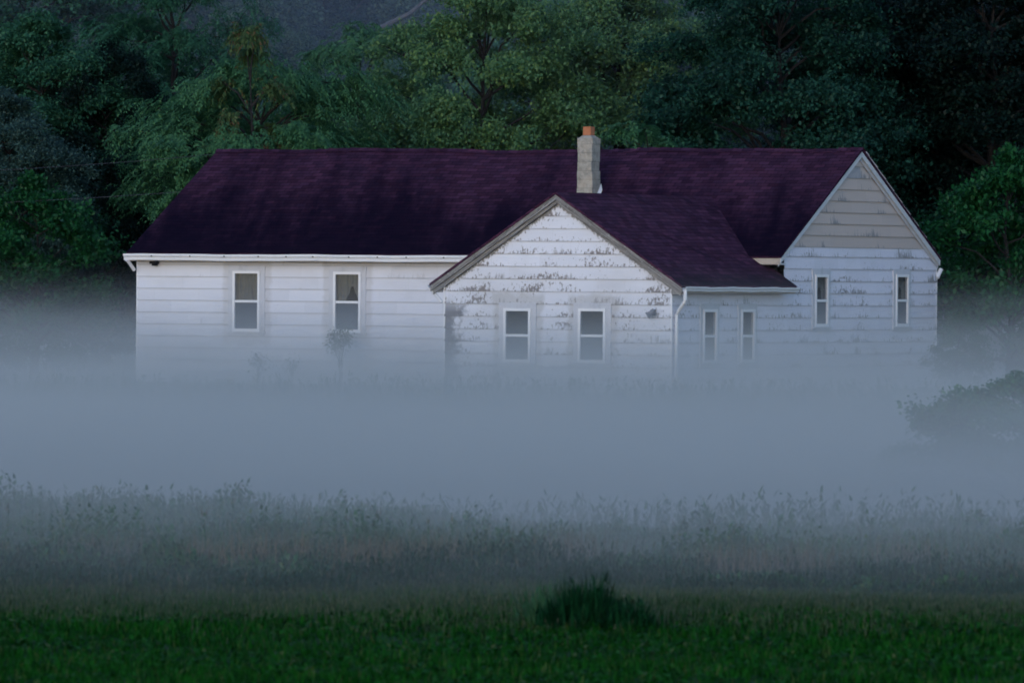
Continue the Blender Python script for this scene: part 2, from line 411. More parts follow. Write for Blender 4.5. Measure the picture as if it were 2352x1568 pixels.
for i in range(56):
    x = RX0 + (RX1 - RX0) * i / 56; z = RZ + rise(x + .15) + .012 + rng.uniform(0, .008)
    for sgn in (-1, 1):
        P = [(x, RY, z + .012), (x + .33, RY, z), (x + .33, RY + sgn * .15, z - .15 * SL), (x, RY + sgn * .15, z - .15 * SL + .012)]
        caps.face(P if sgn > 0 else P[::-1], [(p[0], 4.9 + abs(p[1] - RY)) for p in P])
obj('ridge_cap', caps, ROOF, roof)
zy = lambda y: EZ + SL * (y - EY)
yb = EY + (WZ - EZ) / SL + .06
xv = (WZ - EZ) / WSL
mb = MB()
for sgn in (1, -1):
    P = [(WC, WY - .18, WZ), (WC, yb, WZ), (WC + sgn * xv, EY, EZ + .0), (WC + sgn * (xv + .01), 0, EZ - .008), (WC + sgn * WE, 0, WEZ), (WC + sgn * WE, WY - .18, WEZ)]
    mb.slab(P, .055, uvm(P, Vector((WC + sgn * WE, 0, WEZ)), Vector((0, 1, 0)), Vector((-sgn * WE, 0, WZ - WEZ)).normalized()))
roof2 = obj('roof', mb, ROOF2, house); roof2['label'] = 'lower streaked roof of the front wing'
# rakes
mb = MB(); mw = MB()
def rake(mb, p0, p1, drop, thick, nrm, off):
    p0, p1 = Vector(p0), Vector(p1); n = Vector(nrm)
    a = [p0 + n * off, p1 + n * off]; b = [q + n * thick for q in a]; dz = Vector((0, 0, -drop))
    A = [a[0], a[1], a[1] + dz, a[0] + dz]; B = [b[0], b[1], b[1] + dz, b[0] + dz]
    mb.face(A); mb.face(B[::-1])
    for i in range(4): j = (i + 1) % 4; mb.face([A[i], B[i], B[j], A[j]])
for ye in (EY + .02, D + .03):
    rake(mb, (0, ye, EZ - .055 + .02 * SL), (0, RY, RZ - .065), .13, .055, (1, 0, 0), .035)
    rake(mb, (0, ye, EZ - .055 + .02 * SL), (0, RY, RZ - .065), .20, .010, (1, 0, 0), .0245)
rk = obj('rake_board', mb, RAKEP, house)
for sgn in (1, -1):
    mb = MB()
    e = (WC + sgn * (WE - .01), 0, WEZ - .058 + .01 * WSL); t = (WC, 0, WZ - .058)
    rake(mb, (e[0], WY, e[2]), (t[0], WY, t[2]), .12, .045, (0, -1, 0), .115)
    rake(mb, (e[0] - sgn * .05, WY, e[2] - .01), (t[0], WY, t[2] - .01), .185, .03, (0, -1, 0), .080)
    rake(mb, (e[0] - sgn * .30, WY, e[2] + .30 * WSL - .03), (t[0], WY, t[2] - .03), .17, .05, (0, -1, 0), .027)
    # return of the eave box at the corner
    xw = 0 if sgn > 0 else WL
    mb.box((min(xw + sgn * .03, e[0]), WY - .075, WEZ - .20), (max(xw + sgn * .03, e[0]), WY - .03, WEZ - .063))
    obj('rake_board', mb, BAREWOOD, house)['label'] = 'weathered grey rake board of the front gable'
# eave boxes, fascia
mb = MB()
mb.box((XL - .06, EY + .06, 2.86), (.06, -.026, 2.90))
for sgn in (1, -1):
    xw = .027 if sgn > 0 else WL - .027; xe = WC + sgn * (WE - .05)
    mb.box((min(xw, xe), WY - .02, WEZ - .17), (max(xw, xe), -.03, WEZ - .14))
obj('soffit', mb, CASING, house)
mb = MB().box((XL - .06, EY + .02, 2.87), (.075, EY + .058, EZ - .055)); obj('fascia', mb, TANBOARD, house)
for sgn in (1, -1):
    xe = WC + sgn * (WE - .045); obj('fascia', MB().box((xe - .02, WY - .1, WEZ - .17), (xe + .02, -.03, WEZ - .062)), TANBOARD, house)
# brown lookout block under the left eave
mb = MB().box((-16.60, -.22, 2.79), (-16.44, -.03, 2.858)); mb.box((-16.56, -.18, 2.745), (-16.48, -.03, 2.79)); obj('eave_bracket', mb, DARK, house, .01)

# gutters: a K profile extruded
def gutter(p0, p1, side, h=.135, dp=.12):
    p0, p1 = Vector(p0), Vector(p1); s = Vector(side); mb = MB(); L = (p1 - p0).normalized()
    prof = [(0, 0), (0, -h), (dp * .62, -h), (dp * .72, -h * .55), (dp, -h * .30), (dp, 0), (dp - .012, 0), (dp - .012, -h * .27), (dp * .66, -h * .52), (dp * .55, -h + .012), (.012, -h + .012), (.012, 0)]
    n = 24; R = []
    for i in range(n + 1):
        q = p0.lerp(p1, i / n); w = .006 * math.sin(i * .8) + .004 * math.sin(i * 2.1)
        R.append([q + s * a + Vector((0, 0, b + w)) for a, b in prof])
    for i in range(n):
        for k in range(len(prof)):
            j = (k + 1) % len(prof); mb.face([R[i][k], R[i+1][k], R[i+1][j], R[i][j]])
    mb.face(R[0]); mb.face(R[-1][::-1])
    return mb
gm = gutter((RX0 - .03, EY + .018, EZ - .035), (-4.75, EY + .018, EZ - .035), (0, -1, 0), .15)
gt = obj('gutter', gm, ALU, house)
x = -16.4
while x < -6:
    obj('spike_head', MB().box((x - .018, EY - .108, EZ - .095), (x + .018, EY - .088, EZ - .070)), DARK, gt); x += rng.uniform(.7, 1.05)
gw = gutter((WC + WE - .02, WY - .12, WEZ - .035), (WC + WE - .02, .0, WEZ - .035), (1, 0, 0), .10, .10); obj('gutter', gw, ALU, house)
gw = gutter((WC - WE + .02, WY - .12, WEZ - .035), (WC - WE + .02, -.4, WEZ - .035), (-1, 0, 0), .10, .10); obj('gutter', gw, ALU, house)
# downspouts
def spout(path, r=.04):
    return MB().tube(path, r, 10)
xo = WC + WE + .03
obj('downspout', spout([(xo, WY - .07, WEZ - .10), (xo, WY - .07, WEZ - .33), (xo - .03, WY - .06, WEZ - .38), (.10, WY + .10, WEZ - .60), (.065, WY + .12, WEZ - .66), (.065, WY + .12, .1)], .042), ALU, house)
xo = WC - WE - .03
obj('downspout', spout([(xo, WY - .05, WEZ - .10), (xo + .03, WY - .05, WEZ - .16), (WL - .075, WY - .005, WEZ - .42)], .036), ALU, house)
obj('downspout', spout([(RX0 + .03, EY - .05, EZ - .17), (RX0 + .05, EY + .02, EZ - .22), (RX0 + .09, EY + .22, EZ - .42)], .042), ALU, house)
obj('downspout', spout([(.03, D + .20, 2.80), (.02, D + .12, 2.71), (.01, D + .03, 2.60)], .05), ALU, house)

# windows
def window(wn, frame, curtain, plain_lower=True):
    uc, vc, hw, hh = wn
    def bx(mb, a0, b0, a1, b1, o0, o1):
        P = [frame(a, b, o) for o in (o0, o1) for a, b in ((a0, b0), (a1, b0), (a1, b1), (a0, b1))]
        for q in ((0,3,2,1),(4,5,6,7),(0,1,5,4),(1,2,6,5),(2,3,7,6),(3,0,4,7)): mb.face([P[k] for k in q])
    u0, u1, v0, v1 = uc - hw, uc + hw, vc - hh, vc + hh; b = .062; mid = vc + .0
    mb = MB()
    bx(mb, u0, v0, u0 + b, v1, -.03, .058); bx(mb, u1 - b, v0, u1, v1, -.03, .058)
    bx(mb, u0 + b, v1 - b, u1 - b, v1, -.03, .056); bx(mb, u0 + b, v0, u1 - b, v0 + b * 1.15, -.03, .060)
    bx(mb, u0 + b, mid - .028, u1 - b, mid + .028, -.02, .046)
    win = obj('window', mb, WHITE, house, .006)
    mb = MB(); cw = .125                                 # casing boards round it
    bx(mb, u0 - cw, v0 - .10, u0 - .002, v1 + cw, -.01, .034); bx(mb, u1 + .002, v0 - .10, u1 + cw, v1 + cw, -.01, .034)
    bx(mb, u0 - .002, v1 + .002, u1 + .002, v1 + cw, -.01, .036); bx(mb, u0 - .002, v0 - .10, u1 + .002, v0 - .002, -.01, .037)
    obj('casing', mb, CASING, win, .004)
    mb = MB(); bx(mb, u0 - cw - .03, v0 - .035, u1 + cw + .03, v0 - .003, -.01, .068); obj('sill', mb, CASING, win, .004)
    mb = MB(); bx(mb, u0 + b, mid + .028, u1 - b, v1 - b, .018, .022); obj('pane', mb, GLASS, win)
    mb = MB(); bx(mb, u0 + b, v0 + b, u1 - b, mid - .028, .006, .010); obj('pane', mb, SCREEN if plain_lower else GLASS, win)
    if curtain:
        mb = MB(); n = 40; a0, a1 = u0 + .03, u1 - .03
        for i in range(n):
            x0, x1 = a0 + (a1 - a0) * i / n, a0 + (a1 - a0) * (i + 1) / n
            def dep(x): return -.07 + .016 * math.sin(x * 55) + .012 * math.sin(x * 23 + 1)
            def bot(x):
                t = (x - a0) / (a1 - a0)
                if curtain == 1: return mid - .10
                return mid - .05 + (.42 * math.exp(-((t - .62) / .20) ** 2))
            mb.face([frame(x0, bot(x0), dep(x0)), frame(x1, bot(x1), dep(x1)), frame(x1, v1, dep(x1)), frame(x0, v1, dep(x0))])
        obj('curtain', mb, CURTAIN, win)
    return win
window(W1[0], fr_front(0), 1); window(W1[1], fr_front(0), 2)
window(W3[0], fr_front(WY), 0); window(W3[1], fr_front(WY), 0)
for k in W5: window(k, fr_right(0), 2 if k[0] > 0 else 0)
# dark rooms behind the glass
mb = MB(); mb.box((XL + .3, .35, .0), (-.35, D - .3, 2.8)); mb.box((WL + .3, WY + .35, .0), (-.35, .2, 2.3)); obj('interior', mb, DARK, house)

# chimney, a part of the house with its flue
g = G('chimney block'); U = g.xyz(g.coord()); p = g.coord()
fz = g.m('FRACT', g.m('DIVIDE', g.sub(U[2], 4.2), .205)); n1 = g.noise(p, 9, 5, .7); n2 = g.noise(p, 2.2, 3, .6)
c = g.mix(g.step(n1, .3, .7), (.24, .22, .20), (.40, .365, .33)); c = g.mix(g.mul(g.step(n2, .45, .65), .5), c, (.47, .40, .34))
c = g.mix(g.mul(g.m('LESS_THAN', fz, .06), .45), c, (.15, .14, .14))
CH = g.pbr(c, .9, .2, g.bump(n1, .6, .02))
mb = MB(); x0, x1, y0, y1 = -6.22, -5.84, 1.76, 2.16
z = 4.0
for k in range(9):
    zt = min(z + .205, 5.78); j = .012
    a, b, c_, d = [rng.uniform(-j, j) for _ in range(4)]
    mb.box((x0 + a, y0 + b, z + .006), (x1 + c_, y1 + d, zt)); mb.box((x0 + .015, y0 + .015, z - .004), (x1 - .015, y1 - .015, z + .010)); z = zt
mb2 = [(x0 + .01, y0 + .01), (x1 - .01, y0 + .01), (x1 - .01, y1 - .01), (x0 + .01, y1 - .01)]
top = [(x0 + .09, y0 + .09), (x1 - .09, y0 + .09), (x1 - .09, y1 - .09), (x0 + .09, y1 - .09)]
for i in range(4):
    j = (i + 1) % 4; mb.face([(*mb2[i], 5.778), (*mb2[j], 5.778), (*top[j], 5.85), (*top[i], 5.85)])
mb.face([(*t, 5.85) for t in top])
ch = obj('chimney', mb, CH, house, .012)
g = G('fired clay flue'); p = g.coord(); n1 = g.noise(p, 12, 4)
CLAY = g.pbr(g.mix(n1, (.36, .12, .06), (.46, .19, .10)), .8, .25)
mb = MB(); q0, q1, r0, r1 = -6.13, -5.93, 1.86, 2.06
for a in ((q0, r0, q1, r0 + .03), (q0, r1 - .03, q1, r1), (q0, r0 + .03, q0 + .03, r1 - .03), (q1 - .03, r0 + .03, q1, r1 - .03)): mb.box((a[0], a[1], 5.80), (a[2], a[3], 6.05))
obj('flue', mb, CLAY, ch)
mb = MB(); mb.face([(-5.82, 1.95, zy(1.95) + .02), (-5.70, 1.90, zy(1.90) + .02), (-5.79, 2.2, zy(2.2) + .02), (-5.82, 2.2, zy(2.2) + .17)]); mb.face([(-5.82, 1.95, zy(1.95) + .02), (-5.82, 2.2, zy(2.2) + .17), (-5.822, 2.2, zy(2.2)), (-5.822, 1.95, zy(1.95))]); obj('flashing', mb, ALU, ch)

# outdoor lamp on the wing wall: hood, arm and back plate
lampm = paint('grey lamp metal', (.17, .17, .20), .5, .3)
lp = MB().box((-.50, WY - .05, 1.70), (-.38, WY - .01, 1.84)); la = obj('wall_lamp', lp, lampm, house, .01)
obj('arm', MB().tube([(-.44, WY - .05, 1.78), (-.40, WY - .14, 1.85), (-.36, WY - .19, 1.80)], .016), lampm, la)
obj('lamp_head', MB().tube([(-.35, WY - .17, 1.83), (-.40, WY - .22, 1.76), (-.47, WY - .26, 1.70)], [.04, .05, .085], 14), lampm, la)

# ------------------------------------------------------------------ vegetation materials
def leaf_mat(name, a, b, c3=None, trans=.42, rough=.5, spec=.28):
    g = G(name); r = g.n('ShaderNodeNewGeometry').outputs['Random Per Island']
    p = g.coord(); nz = g.noise(p, .55, 3, .6)
    c = g.mix(g.step(g.add(g.mul(r, .38), g.mul(nz, .62)), .28, .72), a, b)
    if c3: c = g.mix(g.mul(g.m('GREATER_THAN', g.add(g.mul(r, .5), g.mul(nz, .6)), .74), .85), c, c3)
    g.pbr(c, rough, spec)
    pb = [n for n in g.t.nodes if n.type == 'BSDF_PRINCIPLED'][0]
    tr = g.n('ShaderNodeBsdfTranslucent'); g.put(tr.inputs[0], c)
    mx = g.n('ShaderNodeMixShader'); mx.inputs[0].default_value = trans
    g.t.links.new(pb.outputs[0], mx.inputs[1]); g.t.links.new(tr.outputs[0], mx.inputs[2]); g.t.links.new(mx.outputs[0], g.out.inputs[0])
    return g.mat
L_DARK = leaf_mat('dark teal leaves', (.018, .080, .048), (.050, .165, .088))
L_PALE = leaf_mat('pale weed leaves', (.07, .10, .075), (.15, .19, .14))
L_BLACK = leaf_mat('deep shade leaves', (.003, .011, .010), (.008, .028, .022), spec=.15)  # near-black leaf colour has the deep shade of the tree gaps put into it
L_MID = leaf_mat('mid green leaves', (.042, .140, .068), (.098, .235, .100))
L_YEL = leaf_mat('yellow green leaves', (.070, .165, .080), (.145, .270, .110), (.17, .27, .08))
L_GREY = leaf_mat('grey blue leaves', (.026, .068, .060), (.062, .125, .112))
L_BRIGHT = leaf_mat('bright green leaves', (.006, .055, .018), (.022, .130, .038), spec=.3)
L_DEEP = leaf_mat('deep green leaves', (.007, .034, .026), (.024, .092, .062), spec=.18)
L_ORANGE = leaf_mat('turning leaves', (.045, .105, .045), (.120, .165, .055), (.17, .085, .045), spec=.3)
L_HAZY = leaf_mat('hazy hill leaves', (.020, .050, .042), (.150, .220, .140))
g = G('bark'); p = g.coord(); n1 = g.noise(p, 6, 4, .7)
BARK = g.pbr(g.mix(n1, (.010, .010, .012), (.035, .032, .036)), .9, .15, g.bump(n1, .6, .03))
g = G('pale bark'); p = g.coord(); n1 = g.noise(p, 6, 4, .7)
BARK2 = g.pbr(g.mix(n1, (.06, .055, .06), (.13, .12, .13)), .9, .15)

# ------------------------------------------------------------------ trees
def leaves_mesh(name, P, Dn, Nn, L, Wd, fold=.18):
    """one rhombic, slightly folded quad per leaf"""
    Dn = Dn / (np.linalg.norm(Dn, axis=1, keepdims=True) + 1e-9)
    S = np.cross(Dn, Nn); S /= (np.linalg.norm(S, axis=1, keepdims=True) + 1e-9)
    N2 = np.cross(S, Dn)
    L = L[:, None]; Wd = Wd[:, None]
    mid = P + Dn * L * .42
    V = np.stack([P, mid + S * Wd + N2 * Wd * fold * 2, P + Dn * L - N2 * L * .12, mid - S * Wd + N2 * Wd * fold * 2], 1).reshape(-1, 3)
    n = len(P); Q = (np.arange(n) * 4)[:, None] + np.arange(4)[None]
    return fast_mesh(name, V, Q)

def gen_tree(seed, H, R, zlow, lobes=26, clumps=9, style='broad', leaf=.15, per=90, droop=.5, peak=.45, bare=0):
    r = np.random.default_rng(seed); mb = MB()
    tp = [(0, 0, -.4)]; x = y = 0
    for i in range(1, 7):
        x += r.normal(0, .012 * H); y += r.normal(0, .012 * H); tp.append((x, y, H * .86 * i / 6))
    r0 = .02 * H + .03
    mb.tube(tp, [r0 * (1.25 if i == 0 else (1 - i / 6.6)) for i in range(7)], 9)
    def tr(z):
        t = np.clip(z / (H * .86) * 6, 0, 5.99); i = int(t); a, b = np.array(tp[i]), np.array(tp[i + 1]); q = a + (b - a) * (t - i); q[2] = z; return q
    PC = []; RC = []; OUT = []
    for i in range(lobes):
        t = (i + .5) / lobes; t = t ** .85
        z = zlow + (H - zlow) * t
        s = t / peak if t < peak else (1 - t) / (1 - peak)
        env = R * (max(0, 1 - (1 - min(1, s)) ** 2.2)) ** .6
        az = i * 2.39996 + r.normal(0, .35)
        rr = env * r.uniform(.62, 1.08)
        zz = z + r.normal(0, .03 * H)
        e = np.array([math.cos(az) * rr, math.sin(az) * rr, zz])
        za = min(max(.12 * H, zz - rr * r.uniform(.35, .8)), H * .84); a = tr(za); e[:2] += tr(min(zz, H * .85))[:2]
        m1 = a + (e - a) * .5 + np.array([0, 0, .10 * rr]) + r.normal(0, .04 * rr + .01, 3)
        rb = max(.018, r0 * .42 * (1 - t * .6))
        mb.tube([a, a + (m1 - a) * .5 + r.normal(0, .02 * rr + .01, 3), m1, m1 + (e - m1) * .5 + r.normal(0, .03 * rr + .01, 3), e], [rb, rb * .8, rb * .6, rb * .4, rb * .18], 5, False)
        lr = (.17 * R + .32 * env * .55) * r.uniform(.75, 1.2)
        for k in range(clumps):
            u = r.normal(0, 1, 3); u /= np.linalg.norm(u); u[2] = abs(u[2]) * .9 - .25
            c = e + u * lr * r.uniform(.55, 1.1) * np.array([1, 1, .75])
            if k % 3 == 0: mb.tube([e + (c - e) * .05, e + (c - e) * .5 + r.normal(0, .05, 3), c], [rb * .3, rb * .2, rb * .1], 4, False)
            PC.append(c); RC.append(lr * r.uniform(.32, .55)); ax = c - np.array([tr(min(c[2], H * .8))[0], tr(min(c[2], H * .8))[1], c[2] - .5 * R]); OUT.append(ax / (np.linalg.norm(ax) + 1e-6))
    PC, RC, OUT = map(np.array, (PC, RC, OUT)); nC = len(PC)
    if style == 'broad':
        ns = max(3, per // 6); idx = np.repeat(np.arange(nC), ns); n = len(idx)
        sp = PC[idx] + r.normal(0, .55, (n, 3)) * RC[idx][:, None] * np.array([1, 1, .7])
        so = OUT[idx] + r.normal(0, .55, (n, 3)); so[:, 2] += .1
        j = np.repeat(np.arange(n), 6); m = len(j)
        P = sp[j] + r.normal(0, .075, (m, 3)) * leaf / .11
        Dn = so[j] * .7 + r.normal(0, .75, (m, 3)); Dn[:, 2] -= droop
        Nn = r.normal(0, .45, (m, 3)) + OUT[idx][j] * .8; Nn[:, 2] += .7
        L = leaf * r.uniform(.7, 1.35, m); Wd = L * r.uniform(.26, .36, m)
    else:                                                # drooping compound leaves: leaflets along a rachis
        nl = 12; ns = max(2, per // nl); idx = np.repeat(np.arange(nC), ns); n = len(idx)
        sp = PC[idx] + r.normal(0, .42, (n, 3)) * RC[idx][:, None]
        hd = OUT[idx] + r.normal(0, .6, (n, 3)); hd[:, 2] = r.normal(.15, .25, n); hd /= np.linalg.norm(hd, axis=1, keepdims=True)
        RL = leaf * r.uniform(2.4, 3.8, n)
        j = np.repeat(np.arange(n), nl); k = np.tile(np.arange(nl), n); m = len(j)
        t = (k // 2 + 1) / (nl / 2); sd_ = np.where(k % 2, 1., -1.)
        rach = hd[j] * (RL[j] * t)[:, None]; rach[:, 2] -= droop * RL[j] * t ** 2
        P = sp[j] + rach
        side = np.stack([-hd[j][:, 1], hd[j][:, 0], np.zeros(m)], 1) * sd_[:, None]
        Dn = side * .8 + hd[j] * .55 + r.normal(0, .15, (m, 3)); Dn[:, 2] -= droop * (.5 + t * .7)
        Nn = r.normal(0, .25, (m, 3)) + OUT[idx][j] * .5; Nn[:, 2] += .8
        L = leaf * r.uniform(.8, 1.2, m); Wd = L * .19
    return mb.mesh('trunk'), leaves_mesh('crown', P, Dn, Nn, L, Wd)

PROTO = {
    'broad': gen_tree(11, 10, 2.8, 1.0, 52, 11, 'broad', .105, 192),
    'round': gen_tree(12, 10, 3.2, .8, 56, 11, 'broad', .11, 192, peak=.5),
    'ash': gen_tree(13, 10, 2.9, 1.0, 44, 10, 'pinnate', .125, 156, droop=.65),
    'walnut': gen_tree(14, 8, 3.0, 3.6, 44, 10, 'pinnate', .12, 156, droop=.75, peak=.45),
    'bush': gen_tree(15, 4.5, 1.7, .2, 30, 8, 'broad', .12, 84, droop=.3, peak=.4),
    'sapling': gen_tree(16, 6, .9, 1.2, 16, 7, 'pinnate', .12, 72, droop=.5, peak=.5),
    'shrub': gen_tree(17, 2.2, 1.0, .05, 36, 9, 'broad', .055, 132, droop=.2, peak=.45),
}
PH = dict(broad=10, round=10, ash=10, walnut=8, bush=4.5, sapling=6, shrub=2.2)
def at(px, d): return (px - W_PX / 2) / F_PX * d
def top_z(py, d): return 2.4 + (650 - py) / F_PX * d
trng = random.Random(21)
def tree(name, kind, x, y, H, wide, mat, label, cat='tree', group=None, bark=None, rz=None):
    z = float(hgt(x, y)); root = thing(name, label, cat, (x, y, z), trng.uniform(0, 6.28) if rz is None else rz, group)
    s = H / PH[kind]
    for part, me in zip(('trunk', 'crown'), PROTO[kind]):
        o = bpy.data.objects.new(part, me); C.objects.link(o); o.parent = root
        if not me.materials: me.materials.append(BARK if part == 'trunk' else L_DARK)
        o.material_slots[0].link = 'OBJECT'; o.material_slots[0].material = (bark or BARK) if part == 'trunk' else mat
        o.scale = (s * wide, s * wide, s)
    return root
def ptree(name, kind, px, d, py_top, wide, mat, label, **k):
    x = at(px, d); H = top_z(py_top, d) - float(hgt(x, d)); return tree(name, kind, x, d, H, wide, mat, label, **k)

ptree('ash_tree', 'ash', 345, 223, -60, .95, L_DARK, 'tall dark blue green tree with drooping leaves at the upper left, behind the power cables')
ptree('maple_tree', 'broad', 120, 213, 78, 1.05, L_DARK, 'dark teal tree rising at the left edge, over the grey blue one')
ptree('maple_tree', 'broad', 45, 205, 245, 1.0, L_GREY, 'grey blue leafy tree at the left edge above the bright green bush')
ptree('bush', 'bush', 75, 197, 455, 1.0, L_BRIGHT, 'bright green bush at the left edge, just above the fog line', cat='bush')
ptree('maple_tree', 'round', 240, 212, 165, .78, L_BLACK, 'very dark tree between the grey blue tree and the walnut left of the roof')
ptree('walnut_tree', 'walnut', 560, 204, 178, 1.12, L_MID, 'spreading green tree overhanging the left end of the purple roof', rz=.6)
ptree('young_tree', 'sapling', 572, 201.5, 68, .62, L_ORANGE, 'slim young tree turning yellow and orange above the left part of the roof')
ptree('ash_tree', 'ash', 820, 216, 95, .98, L_MID, 'green tree with feathery leaves behind the middle of the roof, left of the chimney')
ptree('elm_tree', 'round', 1120, 211, 0, .92, L_YEL, 'tall yellow green tree just left of the chimney')
ptree('elm_tree', 'broad', 1440, 215, -70, 1.0, L_YEL, 'tall yellow green tree behind and right of the chimney')
ptree('oak_tree', 'round', 1790, 209, -70, 1.02, L_DEEP, 'broad dark green tree above the right part of the roof')
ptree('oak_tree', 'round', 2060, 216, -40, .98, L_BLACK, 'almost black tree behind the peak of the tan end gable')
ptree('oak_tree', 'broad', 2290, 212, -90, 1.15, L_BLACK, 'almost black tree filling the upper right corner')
ptree('sapling', 'sapling', 1500, 196, 283, .95, L_MID, 'slender sapling with its leafy tip just above the ridge, right of the chimney')
ptree('hawthorn_tree', 'bush', 2325, 187, 385, .92, L_BRIGHT, 'small bright green tree beside the right corner of the house')
ptree('bush', 'bush', 2200, 181, 728, 1.0, L_BRIGHT, 'low bush in fog against the right corner of the house', cat='bush')
ptree('shrub', 'shrub', 2345, 101, 878, 1.45, L_MID, 'grey looking shrub deep in the fog at the right edge of the field', cat='shrub')
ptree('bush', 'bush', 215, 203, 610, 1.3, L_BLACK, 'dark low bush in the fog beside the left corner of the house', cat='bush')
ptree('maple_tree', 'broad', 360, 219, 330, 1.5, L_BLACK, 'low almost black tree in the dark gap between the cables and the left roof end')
# shaded second row
for i, (px, d, pt, wd, kd, mt, lb) in enumerate([
        (30, 246, -120, 1.2, 'round', L_DARK, 'shaded tree in the second row, farthest left'),
        (590, 262, 35, .95, 'broad', L_HAZY, 'shaded tree in the second row behind the orange young tree'),
        (985, 255, 135, .9, 'round', L_MID, 'shaded tree in the second row between the feathery and the yellow green trees'),
        (1290, 246, -60, 1.1, 'broad', L_MID, 'shaded tree in the second row directly above the chimney'),
        (1630, 244, -90, 1.1, 'ash', L_MID, 'shaded tree in the second row between the yellow green and the dark oak'),
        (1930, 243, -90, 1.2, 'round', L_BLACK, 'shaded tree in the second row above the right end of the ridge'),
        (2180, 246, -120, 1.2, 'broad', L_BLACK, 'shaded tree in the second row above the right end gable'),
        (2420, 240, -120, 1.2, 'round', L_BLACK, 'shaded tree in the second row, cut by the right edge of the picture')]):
    ptree('woodland_tree', kd, px, d, pt, wd, mt, lb, group='shaded trees behind the front row')
# hillside
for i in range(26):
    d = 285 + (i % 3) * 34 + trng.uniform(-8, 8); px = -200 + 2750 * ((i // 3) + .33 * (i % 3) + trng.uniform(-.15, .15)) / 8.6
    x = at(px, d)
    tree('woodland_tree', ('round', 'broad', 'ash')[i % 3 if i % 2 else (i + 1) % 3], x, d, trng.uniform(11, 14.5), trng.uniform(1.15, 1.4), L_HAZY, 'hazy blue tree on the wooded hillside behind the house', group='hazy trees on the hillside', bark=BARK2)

d = 262.; z0 = 0
dp = [(at(760, d), d, top_z(150, d)), (at(815, d), d + 1, top_z(98, d)), (at(870, d), d + 1.5, top_z(62, d)), (at(935, d), d + 2, top_z(28, d)), (at(1000, d), d + 2.5, top_z(-30, d))]
gx, gy = at(640, d), d; dp = [(gx, gy, float(hgt(gx, gy)) - .2), (at(690, d), d, top_z(280, d))] + dp
tag(obj('dead_tree', MB().tube(dp, [.16, .14, .12, .10, .085, .07, .05], 8).tube([dp[3], (at(850, d), d + .5, top_z(88, d)), (at(930, d), d, top_z(62, d)), (at(985, d), d, top_z(58, d))], [.06, .05, .035, .02], 6), BARK2), 'bare pale leaning trunk in the hazy gap above the roof, left of the chimney', 'dead tree')

# ------------------------------------------------------------------ grass
def blades(B, az, lean, L, Wd, mi=None, curl=.6):
    """curved tapering blades: base pair, middle pair, tip"""
    n = len(B); d = np.stack([np.cos(az), np.sin(az), np.zeros(n)], 1); s = np.stack([-np.sin(az), np.cos(az), np.zeros(n)], 1)
    up = np.array([0, 0, 1.]); Lc = L[:, None]
    l1 = lean[:, None]; l2 = lean[:, None] * (1 + curl)
    mid = B + (d * np.sin(l1) + up * np.cos(l1)) * Lc * .55
    tip = mid + (d * np.sin(l2) + up * np.cos(l2)) * Lc * .45
    w = Wd[:, None] * .5
    V = np.stack([B - s * w, B + s * w, mid + s * w * .8, mid - s * w * .8, tip], 1).reshape(-1, 3)
    k = (np.arange(n) * 5)[:, None]
    return V, k + np.array([[0, 1, 2, 3]]), k + np.array([[3, 2, 4]]), (np.zeros(n) if mi is None else mi)
def blade_obj(name, parts, mats, parent=None):
    Vs, Qs, Ts, Ms = [], [], [], []; o = 0
    for V, Q, T, M in parts: Vs.append(V); Qs.append(Q + o); Ts.append(T + o); Ms.append(M); o += len(V)
    me = fast_mesh(name, np.concatenate(Vs), np.concatenate(Qs), np.concatenate(Ts), np.concatenate(Ms), np.concatenate(Ms))
    for m in mats: me.materials.append(m)
    return link(name, me, None, parent)
def grass_mat(name, a, b, c3, thr=.8, trans=.3, patch=.6):
    g = G(name); r = g.n('ShaderNodeNewGeometry').outputs['Random Per Island']; p = g.coord(); nz = g.noise(p, patch, 4, .6)
    c = g.mix(g.step(g.add(g.mul(r, .45), g.mul(nz, .55)), .32, .68), a, b)
    c = g.mix(g.m('GREATER_THAN', g.add(g.mul(r, .7), g.mul(nz, .3)), thr), c, c3)
    g.pbr(c, .6, .06); pb = [n for n in g.t.nodes if n.type == 'BSDF_PRINCIPLED'][0]
    tr = g.n('ShaderNodeBsdfTranslucent'); g.put(tr.inputs[0], c); mx = g.n('ShaderNodeMixShader'); mx.inputs[0].default_value = trans
    g.t.links.new(pb.outputs[0], mx.inputs[1]); g.t.links.new(tr.outputs[0], mx.inputs[2]); g.t.links.new(mx.outputs[0], g.out.inputs[0])
    return g.mat
M_LAWN = grass_mat('lawn blades', (.001, .024, .0012), (.012, .115, .009), (.08, .11, .035), .80, patch=2.2)
M_DRY = grass_mat('pale seed heads', (.035, .066, .034), (.085, .115, .065), (.12, .12, .08), .7)
M_TAN = grass_mat('tan seed heads', (.12, .105, .075), (.20, .17, .13), (.24, .20, .16), .7)
M_WEED = grass_mat('meadow weeds', (.026, .090, .046), (.070, .170, .080), (.12, .165, .08), .82, patch=.4)
M_EDGE = grass_mat('dark edge weeds', (.006, .034, .020), (.022, .082, .044), (.06, .09, .05), .86)
M_LEAFY = grass_mat('leafy green weeds', (.022, .085, .030), (.060, .175, .055), (.13, .19, .07), .82, patch=.8)
M_TUFT = grass_mat('tuft blades', (.002, .022, .009), (.010, .075, .026), (.04, .12, .045), .85)
R_ = np.random.default_rng(5)
def field(n, x0, x1, y0, y1):
    B = np.stack([R_.uniform(x0, x1, n), R_.uniform(y0, y1, n), np.zeros(n)], 1); B[:, 2] = hgt(B[:, 0], B[:, 1]) - .01; return B
